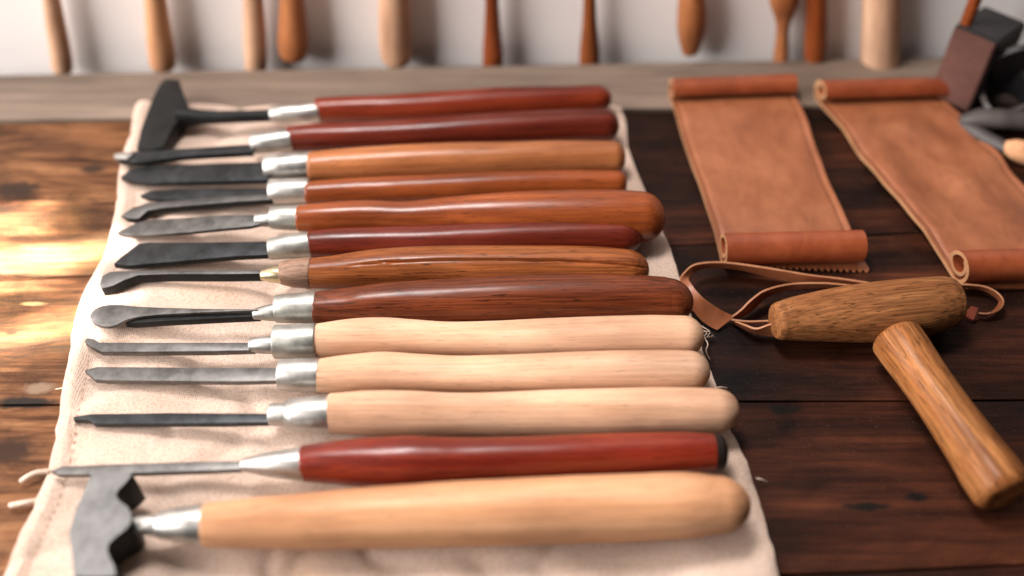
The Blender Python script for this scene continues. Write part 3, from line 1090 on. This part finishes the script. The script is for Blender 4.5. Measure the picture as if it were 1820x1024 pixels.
# pinked flap under the near roll
fl = []
pa, pb = P(1300, 470, 0.0011), P(1546, 480, 0.0011)
for i in range(45):
    t = i / 44
    p = pa.lerp(pb, t)
    fl.append(p + Vector((0, -0.0016 if i % 2 else 0.0006, 0)))
fl += [P(1530, 452, 0.0011), P(1300, 455, 0.0011)]
build('pinked_flap', plate(fl, 0.0010, 0), 'leather', l1)
l2, at2, L2 = leather_strip([(1452, 180), (1668, 174), (1955, 486), (1694, 494)], 0.0080, 0.0092,
    'creased tan leather strip with rolled ends, running off the right side of the photo', wave2)
fl = [P(1700, 499, 0.0011), P(1720, 512, 0.0011), P(1990, 512, 0.0011), P(1960, 480, 0.0011), P(1705, 490, 0.0011)]
build('under_flap', plate(fl, 0.0010, 0), 'leather', l2)

# ------------------------------------------------------------------ thin leather straps round the mallet
g = P(1290, 560, 0)
sr = empty('leather_strap', (g.x, g.y, 0))
tag(sr, 'thin tan leather strap in a twisted loop left of the mallet head', 'strap')
A = [(1575, 508, .008), (1500, 496, .008), (1440, 489, .010), (1380, 479, .012), (1320, 470, .013), (1275, 466, .0135), (1236, 470, .0135), (1218, 483, .0135), (1209, 498, .0125),
     (1216, 522, .010), (1233, 553, .005), (1252, 574, .0025), (1274, 587, .0015)]
B = [(1575, 516, .001), (1500, 505, .001), (1440, 504, .001), (1380, 495, .002), (1320, 480, .005), (1275, 475, .0065), (1244, 478, .008), (1230, 487, .009), (1223, 495, .010),
     (1229, 506, .012), (1252, 532, .012), (1278, 549, .009), (1305, 563, .004)]
build('loop_band', ribbon(A, B, 0.0010), ['strap', 'strapedge'], sr)
A = [(1301, 563, .006), (1318, 550, .010), (1334, 534, .013), (1360, 516, .0145), (1404, 505, .0145), (1455, 503, .013), (1490, 505, .012), (1545, 511, .010)]
B = [(1307, 566, .001), (1324, 560, .002), (1340, 548, .003), (1362, 528, .005), (1400, 515, .007), (1452, 511, .006), (1490, 512, .005), (1545, 518, .003)]
build('loop_band', ribbon(A, B, 0.0010), ['strap', 'strapedge'], sr)
A = [(1300, 568, .005), (1330, 571, .006), (1370, 570, .006), (1420, 569, .006)]
B = [(1300, 572, .001), (1330, 574, .004), (1370, 573, .004), (1420, 572, .004)]
build('loop_band', ribbon(A, B, 0.0009), ['strap', 'strapedge'], sr)
A = [(1304, 570, .004), (1325, 578, .008), (1345, 584, .010), (1372, 576, .012), (1410, 574, .012)]
B = [(1303, 573, .001), (1320, 583, .002), (1342, 592, .002), (1375, 597, .002), (1410, 598, .002)]
build('loop_band', ribbon(A, B, 0.0010), ['strap', 'strapedge'], sr)

g = P(1750, 535, 0)
tr = empty('tagged_cord', (g.x, g.y, 0))
tag(tr, 'narrow leather cord loop with a small red square tag, right of the mallet head', 'cord')
A = [(1695, 505, .007), (1725, 506, .008), (1752, 510, .008), (1772, 520, .008), (1783, 535, .008), (1777, 549, .007), (1756, 557, .0055), (1738, 556, .005)]
B = [(1695, 509, .003), (1724, 511, .003), (1748, 516, .003), (1766, 525, .003), (1776, 536, .003), (1771, 547, .003), (1754, 561, .002), (1738, 560, .002)]
build('band', ribbon(A, B, 0.0009), ['strap', 'strapedge'], tr)
w = [P(1727, 543, .010), P(1740, 547, .008), P(1730, 569, .003), P(1710, 559, .004)]
build('tag', plate(w, 0.002, 0.0003), 'redleather', tr)

# ------------------------------------------------------------------ block and dark things in the far right corner
def up_box(name, base_px, yaw, wx, wy, h, mat, parent=None, bev=0.0015, z0=0.001):
    o_ = P(*base_px, 0)
    bm = box(0, wx, 0, wy, 0, h, bev)
    bmesh.ops.transform(bm, matrix=Matrix.Translation((o_.x, o_.y, z0)) @ Matrix.Rotation(yaw, 4, 'Z'), verts=bm.verts)
    return build(name, bm, mat, parent)


g = P(1690, 200, 0)
blk = empty('block_mallet', (g.x, g.y, 0))
tag(blk, 'square dark block standing in the far right corner, brown front and orange upright handle', 'block')
up_box('block', (1722, 206), math.radians(42), 0.036, 0.030, 0.054, 'blackleather', blk)
o_ = P(1722, 206, 0)
bm = box(-0.003, -0.0002, 0.001, 0.029, 0.003, 0.0532, 0.0008)
bmesh.ops.transform(bm, matrix=Matrix.Translation((o_.x, o_.y, 0.001)) @ Matrix.Rotation(math.radians(42), 4, 'Z') , verts=bm.verts)
build('front_plate', bm, 'brownblock', blk)
q = Matrix.Translation((o_.x, o_.y, 0.001)) @ Matrix.Rotation(math.radians(42), 4, 'Z') @ Vector((0.006, 0.026, 0.052))
build('handle', lathe_pts([q, q + Vector((0, 0, 0.03)), q + Vector((0, 0, 0.10)), q + Vector((0, 0, 0.104))], [0.0038, 0.0040, 0.0044, 0.003], 24), 'amber', blk)

g = P(1800, 150, 0)
bs = empty('black_strap', (g.x, g.y, 0))
tag(bs, 'heap of black leather strap looped at the far right edge', 'strap')
A = [(1745, 150, .022), (1758, 118, .030), (1785, 105, .034), (1815, 120, .030), (1835, 155, .022), (1860, 190, .014)]
B = [(1752, 190, .002), (1765, 172, .006), (1790, 165, .008), (1815, 180, .006), (1838, 205, .003), (1862, 225, .001)]
build('strap_loop', ribbon(A, B, 0.003), ['blackleather', 'greyhandle'], bs)
A = [(1760, 108, .040), (1790, 92, .046), (1822, 84, .050), (1860, 88, .048), (1900, 110, .04)]
B = [(1768, 168, .004), (1795, 160, .008), (1825, 158, .008), (1862, 160, .006), (1900, 180, .002)]
build('strap_loop', ribbon(A, B, 0.004), ['blackleather', 'blackleather'], bs)
A = [(1745, 165, .016), (1752, 185, .016), (1768, 200, .014), (1800, 196, .016), (1850, 176, .020)]
B = [(1748, 178, .004), (1756, 200, .002), (1770, 216, .001), (1804, 216, .001), (1852, 206, .002)]
build('strap_loop', ribbon(A, B, 0.003), ['blackleather', 'greyhandle'], bs)

g = P(1770, 245, 0)
gt = empty('grey_pincers', (g.x, g.y, 0))
tag(gt, 'grey two armed hand tool with a wooden tip at the right edge', 'hand tool')
c1 = [P(1706, 214, .008), P(1740, 210, .011), P(1790, 212, .012), P(1850, 216, .012)]
build('upper_arm', lathe_pts(c1, [0.004, 0.0078, 0.0082, 0.0075], 24, squash=0.7), 'greyhandle', gt)
c2 = [P(1708, 219, .006), P(1736, 236, .006), P(1766, 253, .006), P(1790, 265, .006)]
build('lower_arm', lathe_pts(c2, [0.0035, 0.0052, 0.0052, 0.0048], 24, squash=0.8), 'greyhandle', gt)
c3 = [P(1784, 261, .0065), P(1800, 266, .007), P(1825, 272, .0075), P(1850, 278, .0075)]
build('wooden_tip', lathe_pts(c3, [0.004, 0.0066, 0.0074, 0.007], 28), 'honey', gt)

# ------------------------------------------------------------------ handles hanging on the wall behind
def wall_tool(label, pts, mat, yoff=0.013):
    """(px, py, half width px) downwards"""
    y = WALL_Y - yoff
    pts = catmull(pts, 6)
    cs_ = [PY(p[0], p[1], y) for p in pts]
    rs_ = [max(p[2], 0.5) * px2m(c) for p, c in zip(pts, cs_)]
    mx = max(rs_)
    dy = min(0.0, yoff - mx - 0.002)
    cs_ = [c + Vector((0, dy, 0)) for c in cs_]
    cs_, rs_ = round_end(cs_, rs_, rs_[-1] * 0.7, 6)
    low = cs_[-1]
    root = empty('hanging_tool', (low.x, low.y, low.z), 0)
    tag(root, label, 'tool', 'wooden handles along the white wall')
    # local frame with X along the handle so that the grain follows it
    ax = (cs_[0] - cs_[-1])
    rot = Vector((1, 0, 0)).rotation_difference(ax.normalized())
    bm = lathe_pts(cs_, rs_, 28)
    mt_ = Matrix.Translation(low) @ rot.to_matrix().to_4x4()
    bmesh.ops.transform(bm, matrix=mt_.inverted(), verts=bm.verts)
    o = build('handle', bm, mat, None)
    o.parent = root
    o.rotation_euler = rot.to_euler()
    return root


wall_tool('pale slanted handle, leftmost along the white wall', [(62, -160, 14), (86, -30, 15), (98, 40, 17), (107, 90, 18), (111, 120, 18)], 'pale')
wall_tool('pale orange tapered handle on the wall above the black adze head', [(255, -160, 14), (272, -30, 18), (280, 40, 21), (286, 85, 23), (289, 112, 23)], 'honey')
wall_tool('cream straight handle just left of the orange rounded one on the wall', [(447, -160, 16), (449, -30, 17), (452, 40, 19), (454, 85, 20), (455, 120, 19)], 'pale')
wall_tool('orange handle with a rounded lower end, fourth from the left on the wall', [(517, -160, 16), (518, -30, 20), (520, 30, 24), (521, 70, 27), (521, 92, 25)], 'orange')
wall_tool('thick cream handle hanging on the wall behind the red handles', [(700, -160, 25), (700, -30, 27), (702, 40, 29), (703, 80, 29), (704, 100, 27)], 'pale')
wall_tool('brown handle flaring at its lower end, behind the middle of the red handles', [(872, -160, 9), (874, -30, 11), (875, 40, 14), (876, 90, 18), (876, 118, 18)], 'amber')
wall_tool('narrow brown flared handle on the wall above the ends of the red handles', [(1047, -160, 7), (1048, -30, 10), (1048, 40, 13), (1048, 90, 18), (1048, 120, 18)], 'tan')
wall_tool('light orange bulb shaped handle on the wall above the first leather strip', [(1228, -160, 12), (1229, -30, 21), (1230, 20, 26), (1229, 55, 25), (1227, 88, 16)], 'orange')
wall_tool('spindle shaped handle with a narrow neck on the wall, between bulb and brown handles', [(1394, -120, 20), (1394, -40, 26), (1394, 0, 26), (1393, 30, 16), (1391, 55, 11), (1389, 90, 13), (1387, 118, 14)], 'orange')
wall_tool('straight orange brown handle on the wall beside the spindle shaped one', [(1452, -160, 17), (1451, -30, 19), (1450, 40, 20), (1449, 80, 20), (1448, 104, 18)], 'amber')
wall_tool('thick pale cylinder on the wall left of the dark block', [(1566, -160, 30), (1565, -30, 32), (1564, 40, 33), (1563, 80, 33), (1562, 112, 33)], 'pale')
